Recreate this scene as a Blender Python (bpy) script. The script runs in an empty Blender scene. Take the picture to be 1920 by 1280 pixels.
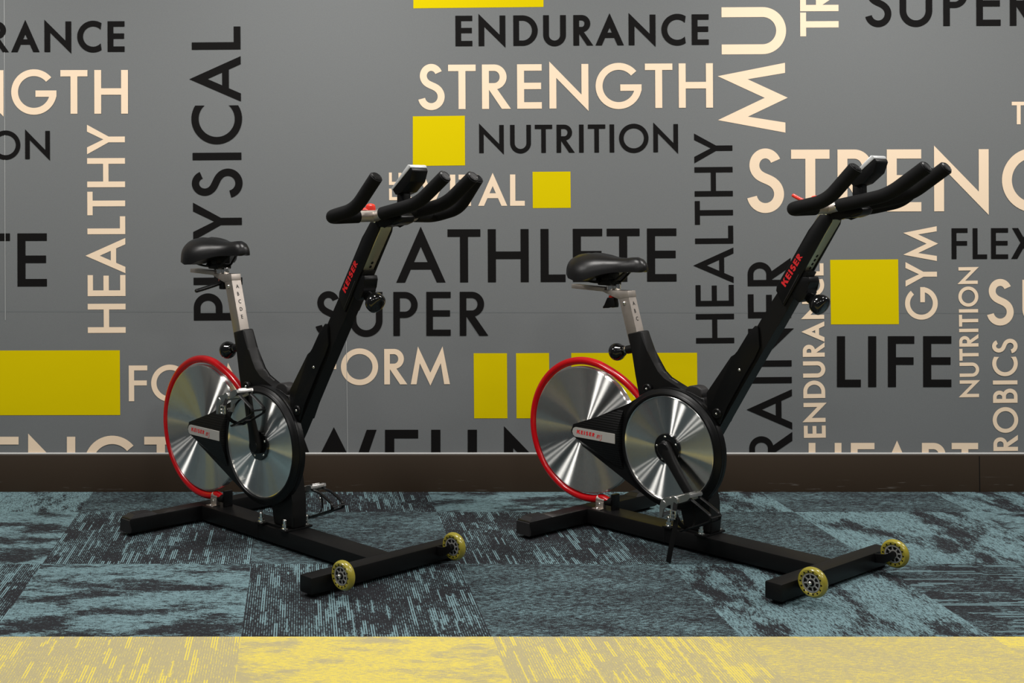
import bpy, bmesh, math, random
from mathutils import Vector, Matrix

random.seed(7)
SC = bpy.context.scene
COL = SC.collection
PI = math.pi

# ------------------------------------------------------------------ camera
F_PX, CX, CY, EYE = 2349.4, 562.34, 373.95, 1.069      # frontal camera, shifted lens (1920x1280 frame)
cam = bpy.data.cameras.new('camera')
cam.sensor_width = 36.0
cam.lens = F_PX * 36.0 / 1920.0
cam.shift_x = (960 - CX) / 1920.0
cam.shift_y = -(640 - CY) / 1920.0
cam_o = bpy.data.objects.new('camera', cam)
COL.objects.link(cam_o)
cam_o.location = (0, 0, EYE)
cam_o.rotation_euler = (PI / 2, 0, 0)
SC.camera = cam_o

# ------------------------------------------------------------------ world, lamps, exposure
w = bpy.data.worlds.new('room_ambience')
SC.world = w
w.use_nodes = True
w.node_tree.nodes['Background'].inputs[0].default_value = (0.86, 0.93, 1.0, 1)
w.node_tree.nodes['Background'].inputs[1].default_value = 0.08
SC.view_settings.view_transform = 'Standard'
SC.view_settings.look = 'None'
SC.view_settings.gamma = 1.0
SC.view_settings.use_curve_mapping = False
SC.view_settings.exposure = 0.0


def ceiling_lamp(x, y, sx, sy, power, z=2.75, color=(1.0, 0.97, 0.93)):
    l = bpy.data.lights.new('ceiling_lamp', 'AREA')
    l.shape = 'RECTANGLE'
    l.size, l.size_y = sx, sy
    l.energy = power
    l.color = color
    o = bpy.data.objects.new('ceiling_lamp', l)
    COL.objects.link(o)
    o.location = (x, y, z)
    return o


for i in range(4):
    ceiling_lamp(-1.75 + 1.9 * i, 3.50, 0.60, 0.30, 42, 2.58)
    ceiling_lamp(-2.70 + 1.9 * i, 0.90, 0.60, 0.30, 23)


# ------------------------------------------------------------------ materials
def mat(name, base, rough=0.5, metal=0.0, spec=None, coat=0.0, bump=None, aniso=None, vary=0.0):
    m = bpy.data.materials.new(name)
    m.use_nodes = True
    nt = m.node_tree
    b = nt.nodes['Principled BSDF']
    b.inputs['Base Color'].default_value = (*base, 1)
    b.inputs['Roughness'].default_value = rough
    b.inputs['Metallic'].default_value = metal
    if spec is not None:
        b.inputs['Specular IOR Level'].default_value = spec
    b.inputs['Coat Weight'].default_value = coat
    b.inputs['Coat Roughness'].default_value = 0.08
    if bump or vary:
        tc = nt.nodes.new('ShaderNodeTexCoord')
        n = nt.nodes.new('ShaderNodeTexNoise')
        n.inputs['Scale'].default_value = bump[0] if bump else 60
        n.inputs['Detail'].default_value = 3
        nt.links.new(tc.outputs['Object'], n.inputs['Vector'])
        if bump:
            bp = nt.nodes.new('ShaderNodeBump')
            bp.inputs['Strength'].default_value = bump[1]
            bp.inputs['Distance'].default_value = 0.002
            nt.links.new(n.outputs['Fac'], bp.inputs['Height'])
            nt.links.new(bp.outputs['Normal'], b.inputs['Normal'])
        if vary:
            mr = nt.nodes.new('ShaderNodeMapRange')
            mr.inputs['To Min'].default_value = max(0.02, rough - vary)
            mr.inputs['To Max'].default_value = rough + vary
            nt.links.new(n.outputs['Fac'], mr.inputs['Value'])
            nt.links.new(mr.outputs['Result'], b.inputs['Roughness'])
    if aniso is not None:
        b.inputs['Anisotropic'].default_value = aniso
        b.inputs['Anisotropic Rotation'].default_value = 0.25
        t = nt.nodes.new('ShaderNodeTangent')
        t.direction_type = 'RADIAL'
        t.axis = 'Y'
        nt.links.new(t.outputs['Tangent'], b.inputs['Tangent'])
    return m


M = {
    'cream': mat('cream_print', (0.80, 0.635, 0.47), 0.7, spec=0.06),
    'black_print': mat('black_print', (0.0065, 0.006, 0.006), 0.7, spec=0.06),
    'yellow_print': mat('yellow_print', (0.62, 0.49, 0.0005), 0.7, spec=0.04),
    'bead': mat('pale_grey_bead', (0.42, 0.42, 0.41), 0.35),
    'seam': mat('seam_line', (0.36, 0.37, 0.37), 0.6),
    'crease': mat('crease_line', (0.146, 0.156, 0.160), 0.7, spec=0.06),
    'paint': mat('black_powder_coat', (0.0042, 0.0040, 0.0041), 0.42, spec=0.22, bump=(900, 0.12)),
    'plastic': mat('black_plastic', (0.0035, 0.0035, 0.0038), 0.36, spec=0.22),
    'plastic_rough': mat('black_textured_plastic', (0.014, 0.013, 0.0135), 0.5, spec=0.3, bump=(500, 0.2)),
    'gloss': mat('black_gloss_plastic', (0.005, 0.005, 0.005), 0.12, spec=0.5),
    'foam': mat('black_foam', (0.0042, 0.0042, 0.0045), 0.7, spec=0.14, bump=(700, 0.35)),
    'rubber': mat('black_rubber', (0.005, 0.005, 0.005), 0.7, spec=0.12),
    'saddle': mat('black_saddle_vinyl', (0.0042, 0.0040, 0.0042), 0.34, spec=0.34, bump=(900, 0.10)),
    'steel': mat('brushed_steel', (0.48, 0.43, 0.39), 0.50, 1.0, vary=0.08),
    'stainless': mat('stainless_tube', (0.60, 0.55, 0.36), 0.34, 1.0, vary=0.06),  # metal with an even yellow-olive tint in its base colour
    'chrome': mat('chrome', (0.78, 0.76, 0.72), 0.14, 1.0),
    'cast': mat('cast_alloy', (0.55, 0.54, 0.52), 0.32, 1.0, bump=(160, 0.2)),
    
    'red': mat('red_gloss_paint', (0.46, 0.0008, 0.004), 0.25, spec=0.4, coat=0.25),
    'red_plastic': mat('red_plastic', (0.70, 0.03, 0.015), 0.35),
    'red_ink': mat('red_ink', (0.62, 0.008, 0.012), 0.5),
    'dark_ink': mat('dark_ink', (0.02, 0.018, 0.016), 0.5),
    'plate': mat('silver_badge', (0.50, 0.48, 0.45), 0.42, 0.4),
    'urethane': mat('yellow_urethane', (0.30, 0.255, 0.030), 0.25, coat=0.3),
    'wheel_core': mat('grey_wheel_core', (0.30, 0.30, 0.29), 0.35, 0.3),
    'bezel': mat('silver_bezel', (0.62, 0.63, 0.63), 0.30, 0.3),
    'screen': mat('console_screen', (0.02, 0.025, 0.022), 0.12),
}
# turned aluminium: concentric tool marks, smooth along the groove and rough across it
dm = bpy.data.materials.new('turned_aluminium')
dm.use_nodes = True
nt = dm.node_tree
nt.nodes.remove(nt.nodes['Principled BSDF'])
gl = nt.nodes.new('ShaderNodeBsdfAnisotropic')
gl.distribution = 'GGX'
gl.inputs['Color'].default_value = (0.86, 0.86, 0.83, 1)
gl.inputs['Roughness'].default_value = 0.235
gl.inputs['Anisotropy'].default_value = 0.84
tn = nt.nodes.new('ShaderNodeTangent')
tn.direction_type = 'RADIAL'
tn.axis = 'Y'
nt.links.new(tn.outputs['Tangent'], gl.inputs['Tangent'])
nt.links.new(gl.outputs['BSDF'], nt.nodes['Material Output'].inputs['Surface'])
M['disc'] = dm
# chain cover: ribbed moulding
rm = mat('ribbed_black_plastic', (0.0035, 0.0035, 0.0038), 0.38, spec=0.25)
nt = rm.node_tree
tc = nt.nodes.new('ShaderNodeTexCoord')
wv = nt.nodes.new('ShaderNodeTexWave')
wv.bands_direction = 'Z'
wv.inputs['Scale'].default_value = 42
nt.links.new(tc.outputs['Object'], wv.inputs['Vector'])
bp = nt.nodes.new('ShaderNodeBump')
bp.inputs['Strength'].default_value = 0.35
bp.inputs['Distance'].default_value = 0.0012
nt.links.new(wv.outputs['Fac'], bp.inputs['Height'])
nt.links.new(bp.outputs['Normal'], nt.nodes['Principled BSDF'].inputs['Normal'])
M['ribbed'] = rm

# wall covering: matt grey vinyl with a light weave
wm = mat('grey_wall_vinyl', (0.155, 0.163, 0.167), 0.7, spec=0.08, bump=(1400, 0.12))
nt = wm.node_tree
tc = nt.nodes.new('ShaderNodeTexCoord')
ns = nt.nodes.new('ShaderNodeTexNoise')
ns.inputs['Scale'].default_value = 420
ns.inputs['Detail'].default_value = 2
nt.links.new(tc.outputs['Object'], ns.inputs['Vector'])
cr = nt.nodes.new('ShaderNodeMix')
cr.data_type = 'RGBA'
cr.inputs['A'].default_value = (0.126, 0.133, 0.137, 1)
cr.inputs['B'].default_value = (0.180, 0.188, 0.191, 1)
nt.links.new(ns.outputs['Fac'], cr.inputs['Factor'])
nt.links.new(cr.outputs['Result'], nt.nodes['Principled BSDF'].inputs['Base Color'])
M['wall'] = wm

# baseboard: dark brown vinyl with pale scuffs low down
bm_ = mat('brown_vinyl_base', (0.030, 0.020, 0.0125), 0.5, spec=0.2)
nt = bm_.node_tree
tc = nt.nodes.new('ShaderNodeTexCoord')
mp = nt.nodes.new('ShaderNodeMapping')
mp.inputs['Scale'].default_value = (9, 1, 120)
ns = nt.nodes.new('ShaderNodeTexNoise')
ns.inputs['Scale'].default_value = 1.0
ns.inputs['Detail'].default_value = 4
sx = nt.nodes.new('ShaderNodeSeparateXYZ')
band = nt.nodes.new('ShaderNodeMapRange')
band.inputs['From Min'].default_value = 0.060
band.inputs['From Max'].default_value = 0.018
scf = nt.nodes.new('ShaderNodeMapRange')
scf.inputs['From Min'].default_value = 0.655
scf.inputs['From Max'].default_value = 0.74
mul = nt.nodes.new('ShaderNodeMath')
mul.operation = 'MULTIPLY'
mx = nt.nodes.new('ShaderNodeMix')
mx.data_type = 'RGBA'
mx.inputs['A'].default_value = (0.030, 0.020, 0.0125, 1)
mx.inputs['B'].default_value = (0.11, 0.10, 0.09, 1)
L = nt.links.new
L(tc.outputs['Object'], mp.inputs['Vector'])
L(mp.outputs['Vector'], ns.inputs['Vector'])
L(tc.outputs['Object'], sx.inputs[0])
L(sx.outputs['Z'], band.inputs['Value'])
L(ns.outputs['Fac'], scf.inputs['Value'])
L(band.outputs['Result'], mul.inputs[0])
L(scf.outputs['Result'], mul.inputs[1])
L(mul.outputs['Value'], mx.inputs['Factor'])
L(mx.outputs['Result'], nt.nodes['Principled BSDF'].inputs['Base Color'])
M['base'] = bm_


def carpet_material(name, dark, bright, lo, hi):
    """Tufted carpet tile; each face of the floor mesh carries its pile direction, pattern and seed."""
    m = bpy.data.materials.new(name)
    m.use_nodes = True
    nt = m.node_tree
    b = nt.nodes['Principled BSDF']
    b.inputs['Roughness'].default_value = 0.9
    b.inputs['Specular IOR Level'].default_value = 0.1
    N, L = nt.nodes.new, nt.links.new

    def attr(a):
        n = N('ShaderNodeAttribute')
        n.attribute_name = a
        return n.outputs['Fac']

    def math_(op, a, c):
        n = N('ShaderNodeMath')
        n.operation = op
        for i, v in enumerate((a, c)):
            if isinstance(v, (int, float)):
                n.inputs[i].default_value = v
            else:
                L(v, n.inputs[i])
        return n.outputs[0]

    def ramp(v, a, c, ta=0.0, tb=1.0):
        n = N('ShaderNodeMapRange')
        n.interpolation_type = 'SMOOTHSTEP'
        L(v, n.inputs['Value'])
        for k, q in (('From Min', a), ('From Max', c), ('To Min', ta), ('To Max', tb)):
            n.inputs[k].default_value = q
        return n.outputs['Result']

    def mixf(f, a, c):
        n = N('ShaderNodeMix')
        n.data_type = 'FLOAT'
        for k, v in ((0, f), (2, a), (3, c)):
            if isinstance(v, (int, float)):
                n.inputs[k].default_value = v
            else:
                L(v, n.inputs[k])
        return n.outputs[0]

    tc = N('ShaderNodeTexCoord')
    s = N('ShaderNodeSeparateXYZ')
    L(tc.outputs['Object'], s.inputs[0])
    d = attr('pile_dir')
    across = mixf(d, s.outputs['Y'], s.outputs['X'])
    along = mixf(d, s.outputs['X'], s.outputs['Y'])

    def noise(su, sv, detail, rough=0.5):
        c = N('ShaderNodeCombineXYZ')
        L(math_('MULTIPLY', across, su), c.inputs[0])
        L(math_('MULTIPLY', along, sv), c.inputs[1])
        L(math_('MULTIPLY', attr('tile_seed'), 37.0), c.inputs[2])
        n = N('ShaderNodeTexNoise')
        n.inputs['Scale'].default_value = 1.0
        n.inputs['Detail'].default_value = detail
        n.inputs['Roughness'].default_value = rough
        L(c.outputs[0], n.inputs['Vector'])
        return n.outputs['Fac']

    # rows of tufts 3 mm apart; each row changes colour along its length
    PITCH = 0.0031
    row = math_('FLOOR', math_('DIVIDE', across, PITCH), 0.0)
    pos = math_('SUBTRACT', math_('DIVIDE', across, PITCH), row)
    odd = math_('MODULO', math_('ABSOLUTE', row, 0.0), 2.0)

    def rownoise(sv, k, detail):
        c = N('ShaderNodeCombineXYZ')
        L(math_('MULTIPLY', row, k), c.inputs[0])
        L(math_('MULTIPLY', along, sv), c.inputs[1])
        L(math_('MULTIPLY', attr('tile_seed'), 53.0), c.inputs[2])
        n = N('ShaderNodeTexNoise')
        n.inputs['Scale'].default_value = 1.0
        n.inputs['Detail'].default_value = detail
        L(c.outputs[0], n.inputs['Vector'])
        return n.outputs['Fac']

    thread = rownoise(60, 7.37, 2.0)
    grain = noise(500, 420, 1.0)
    cloud = noise(11.0, 4.2, 5.0, 0.62)
    broad = noise(4.5, 4.5, 2.0)
    style = attr('tile_style')
    groove = ramp(math_('ABSOLUTE', math_('SUBTRACT', pos, 0.5), 0.0), 0.30, 0.50)
    d_cloud = ramp(cloud, 0.35, 0.54, 0.18, 0.74)
    def white(a, c):
        q = N('ShaderNodeCombineXYZ')
        L(a, q.inputs[0])
        if c is not None:
            L(c, q.inputs[1])
        L(attr('tile_seed'), q.inputs[2])
        n = N('ShaderNodeTexWhiteNoise')
        n.noise_dimensions = '3D'
        L(q.outputs[0], n.inputs['Vector'])
        return n.outputs['Value']

    band_id = math_('FLOOR', math_('DIVIDE', row, 3.0), 0.0)
    seg_id = math_('FLOOR', math_('ADD', math_('DIVIDE', along, 0.10), math_('MULTIPLY', white(band_id, None), 9.0)), 0.0)
    bar = ramp(math_('ADD', white(band_id, seg_id), math_('MULTIPLY', math_('SUBTRACT', broad, 0.5), 0.8)), 0.78, 0.81)
    block = ramp(white(math_('FLOOR', math_('DIVIDE', row, 19.0), 0.0), math_('FLOOR', math_('DIVIDE', along, 0.14), 0.0)), 0.45, 0.50)
    d_streak = math_('ADD', math_('MULTIPLY', bar, math_('ADD', 0.32, math_('MULTIPLY', odd, 0.45))),
                     math_('ADD', math_('MULTIPLY', odd, math_('ADD', 0.26, math_('MULTIPLY', block, 0.20))), ramp(broad, 0.38, 0.66, -0.02, 0.20)))
    d_speck = ramp(cloud, 0.3, 0.7, 0.34, 0.54)
    dens = mixf(ramp(style, 0.4, 0.6), d_cloud, mixf(ramp(style, 1.4, 1.6), d_streak, d_speck))
    v = math_('ADD', math_('ADD', math_('MULTIPLY', thread, 0.55), math_('MULTIPLY', grain, 0.45)),
              math_('MULTIPLY', math_('SUBTRACT', dens, 0.5), 0.36))
    fac = ramp(v, lo, hi)
    fac = math_('SUBTRACT', fac, math_('MULTIPLY', groove, 0.25))  # shade in the gaps between tuft rows, put into the pile colour
    col = N('ShaderNodeMix')
    col.data_type = 'RGBA'
    L(fac, col.inputs['Factor'])
    col.inputs['A'].default_value = (*dark, 1)
    col.inputs['B'].default_value = (*bright, 1)
    L(col.outputs['Result'], b.inputs['Base Color'])
    bp = N('ShaderNodeBump')
    bp.inputs['Strength'].default_value = 0.5
    bp.inputs['Distance'].default_value = 0.003
    L(math_('SUBTRACT', 1.0, groove), bp.inputs['Height'])
    L(bp.outputs['Normal'], b.inputs['Normal'])
    return m


M['blue_carpet'] = carpet_material('blue_carpet_tile', (0.019, 0.0195, 0.0225), (0.165, 0.262, 0.285), 0.425, 0.655)
M['yellow_carpet'] = carpet_material('yellow_carpet_tile', (0.40, 0.347, 0.195), (0.70, 0.565, 0.100), 0.37, 0.69)


# ------------------------------------------------------------------ mesh helpers
def obj(name, bm, material, parent=None, angle=35, smooth=True, label=None):
    if smooth:
        bmesh.ops.recalc_face_normals(bm, faces=bm.faces)
    me = bpy.data.meshes.new(name)
    bm.to_mesh(me)
    bm.free()
    if smooth:
        for p in me.polygons:
            p.use_smooth = True
        me.set_sharp_from_angle(angle=math.radians(angle))
    me.materials.append(material)
    o = bpy.data.objects.new(name, me)
    COL.objects.link(o)
    if parent:
        o.parent = parent
    if label:
        o['label'] = label
    return o


def struct(name, bm, m, **k):
    o = obj(name, bm, m, **k)
    o['kind'] = 'structure'
    return o


def bevel_new(bm, verts, off, seg=2):
    if off <= 0:
        return
    vs = set(verts)
    ed = [e for e in bm.edges if e.verts[0] in vs and e.verts[1] in vs]
    bmesh.ops.bevel(bm, geom=ed, offset=off, segments=seg, profile=0.6, affect='EDGES', clamp_overlap=True)


def prism(bm, pts, y0, y1, bev=0.002, seg=2):
    """Polygon in the (x, z) plane of the bike, extruded across it."""
    a = [bm.verts.new((x, y0, z)) for x, z in pts]
    b = [bm.verts.new((x, y1, z)) for x, z in pts]
    n = len(pts)
    bm.faces.new(a)
    bm.faces.new(b[::-1])
    for i in range(n):
        bm.faces.new((a[i], b[i], b[(i + 1) % n], a[(i + 1) % n]))
    bevel_new(bm, a + b, bev, seg)


def box(bm, c, s, rot=None, bev=0.002, seg=2):
    vs = []
    R = rot or Matrix.Identity(3)
    for i in (-1, 1):
        for j in (-1, 1):
            for k in (-1, 1):
                vs.append(bm.verts.new(Vector(c) + R @ Vector((i * s[0] / 2, j * s[1] / 2, k * s[2] / 2))))
    for f in ((0, 1, 3, 2), (4, 6, 7, 5), (0, 4, 5, 1), (2, 3, 7, 6), (0, 2, 6, 4), (1, 5, 7, 3)):
        bm.faces.new([vs[i] for i in f])
    bevel_new(bm, vs, bev, seg)


def basis(d):
    d = Vector(d).normalized()
    u = d.orthogonal().normalized()
    return Matrix((u, d.cross(u), d)).transposed()


def lathe(bm, prof, c, d, seg=32):
    """Profile of (radius, height) pairs turned about the axis d through c."""
    B = basis(d)
    rings = []
    for r, h in prof:
        if r < 1e-6:
            rings.append([bm.verts.new(Vector(c) + B @ Vector((0, 0, h)))])
        else:
            rings.append([bm.verts.new(Vector(c) + B @ Vector((r * math.cos(2 * PI * i / seg), r * math.sin(2 * PI * i / seg), h)))
                          for i in range(seg)])
    for a, b in zip(rings, rings[1:]):
        if len(a) == 1 and len(b) == 1:
            continue
        for i in range(seg):
            j = (i + 1) % seg
            if len(a) == 1:
                bm.faces.new((a[0], b[i], b[j]))
            elif len(b) == 1:
                bm.faces.new((a[i], b[0], a[j]))
            else:
                bm.faces.new((a[i], b[i], b[j], a[j]))


def cyl(bm, p0, p1, r, seg=20, bev=0.001):
    p0, p1 = Vector(p0), Vector(p1)
    h = (p1 - p0).length
    b = min(bev, r * 0.5, h * 0.4)
    lathe(bm, [(0, 0), (r - b, 0), (r, b), (r, h - b), (r - b, h), (0, h)], p0, p1 - p0, seg)


def dome(bm, c, d, r, h=None, seg=16):
    h = h or r
    lathe(bm, [(r, 0)] + [(r * math.cos(t * PI / 12), h * math.sin(t * PI / 12)) for t in range(1, 6)] + [(0, h)], c, d, seg)


def smooth_path(pts, n=8):
    pts = [Vector(p) for p in pts]
    out = []
    for i in range(len(pts) - 1):
        p0, p1, p2, p3 = pts[max(i - 1, 0)], pts[i], pts[i + 1], pts[min(i + 2, len(pts) - 1)]
        for k in range(n):
            t = k / n
            out.append(0.5 * ((2 * p1) + (p2 - p0) * t + (2 * p0 - 5 * p1 + 4 * p2 - p3) * t * t
                              + (3 * p1 - p0 - 3 * p2 + p3) * t ** 3))
    out.append(pts[-1])
    return out


def fillet_path(pts, rad, n=6):
    """Straight runs joined by rounded corners."""
    pts = [Vector(p) for p in pts]
    out = [pts[0]]
    for i in range(1, len(pts) - 1):
        a, b, c = pts[i - 1], pts[i], pts[i + 1]
        r = min(rad, (b - a).length * 0.48, (c - b).length * 0.48)
        s, e = b + (a - b).normalized() * r, b + (c - b).normalized() * r
        for k in range(n + 1):
            t = k / n
            out.append(s * (1 - t) ** 2 + b * 2 * t * (1 - t) + e * t * t)
    out.append(pts[-1])
    return out


def tube(bm, pts, r, seg=14, rz=None, cap=0.25, radii=None):
    """Sweep a round (or r x rz flattened) section along pts; cap = how far the rounded ends bulge."""
    pts = [Vector(p) for p in pts]
    tang = []
    for i in range(len(pts)):
        tang.append((pts[min(i + 1, len(pts) - 1)] - pts[max(i - 1, 0)]).normalized())
    up = Vector((0, 0, 1)) if abs(tang[0].z) < 0.9 else Vector((0, 1, 0))
    nrm = (up - tang[0] * up.dot(tang[0])).normalized()
    rings = []
    for i, (p, t) in enumerate(zip(pts, tang)):
        nrm = (nrm - t * nrm.dot(t)).normalized()
        bn = t.cross(nrm)
        q = radii[i] if radii else 1.0
        rings.append([bm.verts.new(p + bn * (math.cos(2 * PI * k / seg) * r * q) + nrm * (math.sin(2 * PI * k / seg) * (rz or r) * q))
                      for k in range(seg)])
    for a, b in zip(rings, rings[1:]):
        for k in range(seg):
            bm.faces.new((a[k], a[(k + 1) % seg], b[(k + 1) % seg], b[k]))
    for ring, t, p in ((rings[0], -tang[0], pts[0]), (rings[-1], tang[-1], pts[-1])):
        inner = [bm.verts.new(p + (v.co - p) * 0.8 + t * (r * cap)) for v in ring]
        for k in range(seg):
            bm.faces.new((ring[k], ring[(k + 1) % seg], inner[(k + 1) % seg], inner[k]))
        bm.faces.new(inner)


def loft(bm, rings):
    rs = [[bm.verts.new(p) for p in ring] for ring in rings]
    n = len(rs[0])
    for a, b in zip(rs, rs[1:]):
        for k in range(n):
            bm.faces.new((a[k], a[(k + 1) % n], b[(k + 1) % n], b[k]))
    bm.faces.new(rs[0])
    bm.faces.new(rs[-1][::-1])


def hull(bm, pts):
    vs = [bm.verts.new(p) for p in pts]
    bmesh.ops.convex_hull(bm, input=vs)
    return vs


def NB():
    return bmesh.new()


# ------------------------------------------------------------------ lettering: geometric capitals, cap height 1
def arc_strip(cx, cy, ro, ri, a0, a1, b0=None, b1=None, n=36):
    """Band between an outer and an inner ellipse; b0, b1 let the inner edge start elsewhere."""
    b0 = a0 if b0 is None else b0
    b1 = a1 if b1 is None else b1
    P = []
    for k in range(n):
        q = []
        for t, inner in ((k / n, 0), ((k + 1) / n, 0), ((k + 1) / n, 1), (k / n, 1)):
            ang = math.radians((b0 + (b1 - b0) * t) if inner else (a0 + (a1 - a0) * t))
            r = ri if inner else ro
            q.append((cx + r[0] * math.cos(ang), cy + r[1] * math.sin(ang)))
        P.append(q)
    return P


def rect(x0, y0, x1, y1):
    return [(x0, y0), (x1, y0), (x1, y1), (x0, y1)]


def band(path, s):
    """Constant-width pen stroke along a smooth path with butt ends."""
    out, L_, R_ = [], [], []
    for i, p in enumerate(path):
        a, b = path[max(i - 1, 0)], path[min(i + 1, len(path) - 1)]
        dx, dy = b[0] - a[0], b[1] - a[1]
        d = math.hypot(dx, dy)
        nx, ny = -dy / d * s / 2, dx / d * s / 2
        L_.append((p[0] + nx, p[1] + ny))
        R_.append((p[0] - nx, p[1] - ny))
    for i in range(len(path) - 1):
        out.append([L_[i], L_[i + 1], R_[i + 1], R_[i]])
    return out


def mirror(polys, wd):
    return [[(wd - x, y) for x, y in p] for p in polys]


def glyph(ch, s):
    """-> polygons, width, left and right side bearing"""
    ST, RD, DG, OP = 0.115, 0.05, 0.015, 0.05
    if ch == 'A' or ch == 'V':
        wd, top = 0.93, 1.055
        h = s * 1.10
        sl = top / (wd / 2)
        leg = [(0, 0), (h, 0), (wd / 2, (wd / 2 - h) * sl), (wd / 2, top)]
        P = [leg] + mirror([leg], wd)
        if ch == 'A':
            y0, y1 = 0.245, 0.245 + s * 0.92
            P.append([(y0 / sl + h * .5, y0), (wd - y0 / sl - h * .5, y0), (wd - y1 / sl - h * .5, y1), (y1 / sl + h * .5, y1)])
        else:
            P = [[(x, 1 - y) for x, y in p] for p in P]
        return P, wd, DG, DG
    if ch == 'B':
        wd = 0.58
        P = [rect(0, 0, s, 1)]
        for y0, y1, ww in ((0.48, 1.0, 0.50), (0.0, 0.48 + s * .85, wd)):
            r = (y1 - y0) / 2
            t = s * .9
            P += [rect(0, y1 - t, ww - r, y1), rect(0, y0, ww - r, y0 + t)]
            P += arc_strip(ww - r, (y0 + y1) / 2, (r, r), (r - s, r - t), -90, 90, n=20)
        return P, wd, ST, RD
    if ch == 'C':
        return arc_strip(0.52, 0.5, (0.52, 0.52), (0.52 - s, 0.52 - s), 58, 302, 42, 318), 0.80, RD, OP
    if ch == 'D':
        wd = 0.80
        P = [rect(0, 0, s, 1), rect(0, 1 - s * .93, 0.30, 1), rect(0, 0, 0.30, s * .93)]
        return P + arc_strip(0.30, 0.5, (wd - .30, 0.5), (wd - .30 - s, 0.5 - s * .93), -90, 90), wd, ST, RD
    if ch in 'EF':
        wd = 0.555 if ch == 'E' else 0.52
        t = s * .93
        P = [rect(0, 0, s, 1), rect(0, 1 - t, wd, 1), rect(0, .5 - t * .42, wd - .015, .5 + t * .58)]
        if ch == 'E':
            P.append(rect(0, 0, wd, t))
        return P, wd, ST, 0.06
    if ch == 'G':
        P = arc_strip(0.52, 0.5, (0.52, 0.52), (0.52 - s, 0.52 - s), 40, 354, n=48)
        P.append(rect(0.555, 0.535 - s * .93, 0.985 + .05, 0.535))
        return P, 1.035, RD, RD
    if ch == 'H':
        wd = 0.77
        return [rect(0, 0, s, 1), rect(wd - s, 0, wd, 1), rect(0, .5 - s * .42, wd, .5 + s * .52)], wd, ST, ST
    if ch == 'I':
        return [rect(0, 0, s, 1)], s, ST, ST
    if ch == 'K':
        wd = 0.60 + s
        return [rect(0, 0, s, 1), [(s * .9, .36), (s * .9, .36 + s * 1.15), (wd - s * 1.4, 1), (wd - .02, 1)],
                [(wd - s * 1.35, 0), (wd + .02, 0), (s * 1.9 + .10, .68), (s * 1.3 + .04, .47)]], wd, ST, DG
    if ch == 'L':
        return [rect(0, 0, s, 1), rect(0, 0, 0.47, s * .93)], 0.47, ST, 0.03
    if ch == 'M':
        wd = 1.105
        a = (.205, 1.067)
        P = [[(0, 0), (s * 1.02, 0), (.258, .60), a], [a, (.253, .60), (wd / 2, -.04), (wd / 2, .325)]]
        return P + mirror(P, wd), wd, 0.06, 0.06
    if ch == 'W':
        wd = 1.43
        P = [[(0, 1), (.165, 1), (.395, .36), (.36, -.045)], [(.36, -.045), (.36, .34), (wd / 2, 1.045), (wd / 2, .62)]]
        return P + mirror(P, wd), wd, DG, DG
    if ch == 'N':
        wd, t = 0.88, s * 1.28
        m = 1.12 / (wd + t)
        y1 = 1.06 - m * (wd - s)
        return [[(0, 0), (s, 0), (s, 1.06 - m * s), (0, 1.06)],
                [(wd - s, -.06 + m * s), (wd, -.06), (wd, 1), (wd - s, 1)],
                [(0, 1.06), (wd - s, y1), (wd, -.06), (s, 1 - y1)]], wd, ST, ST
    if ch == 'O':
        return arc_strip(0.525, 0.5, (0.525, 0.52), (0.525 - s, 0.52 - s), 0, 360, n=56), 1.05, RD, RD
    if ch in 'PR':
        wd = 0.555
        y0 = 0.41 if ch == 'P' else 0.435
        r = (1 - y0) / 2
        t = s * .93
        P = [rect(0, 0, s, 1), rect(0, 1 - t, wd - r, 1), rect(0, y0, wd - r, y0 + t)]
        P += arc_strip(wd - r, 1 - r, (r, r), (r - s, r - t), -90, 90, n=24)
        if ch == 'R':
            P.append([(.155, y0), (.445, 0), (.65, 0), (.335, y0 + .02), (.30, y0 + t)])
            wd = 0.65
        return P, wd, ST, (RD if ch == 'P' else 0.03)
    if ch == 'S':
        h = s / 2
        c1, r1 = (.315, 1.02 - h - .19), (.205 - h * .35, .19)
        c2, r2 = (.315, -.02 + h + .225), (.30 - h, .225)
        p = [(c1[0] + r1[0] * math.cos(math.radians(a)), c1[1] + r1[1] * math.sin(math.radians(a))) for a in range(22, 226, 6)]
        q = [(c2[0] + r2[0] * math.cos(math.radians(a)), c2[1] + r2[1] * math.sin(math.radians(a))) for a in range(48, -172, -6)]
        a, b = p[-1], q[0]
        ta = (p[-1][0] - p[-2][0], p[-1][1] - p[-2][1])
        tb = (q[1][0] - q[0][0], q[1][1] - q[0][1])
        ka = 0.11 / math.hypot(*ta)
        kb = 0.11 / math.hypot(*tb)
        c = (a[0] + ta[0] * ka, a[1] + ta[1] * ka)
        d = (b[0] - tb[0] * kb, b[1] - tb[1] * kb)
        mid = [tuple(a[i] * (1 - t) ** 3 + 3 * c[i] * t * (1 - t) ** 2 + 3 * d[i] * t * t * (1 - t) + b[i] * t ** 3 for i in (0, 1))
               for t in [k / 10 for k in range(1, 10)]]
        return band(p + mid + q, s), 0.62, 0.055, 0.05
    if ch == 'T':
        return [rect(0, 1 - s * .93, .62, 1), rect(.31 - s / 2, 0, .31 + s / 2, 1)], .62, 0.03, 0.03
    if ch == 'U':
        wd = 0.745
        r = wd / 2
        return ([rect(0, r, s, 1), rect(wd - s, r, wd, 1)]
                + arc_strip(r, r - .02, (r, r), (r - s, r - s), 180, 360, n=28)
                + [rect(0, r - .02, s, r), rect(wd - s, r - .02, wd, r)]), wd, 0.10, 0.10
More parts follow.
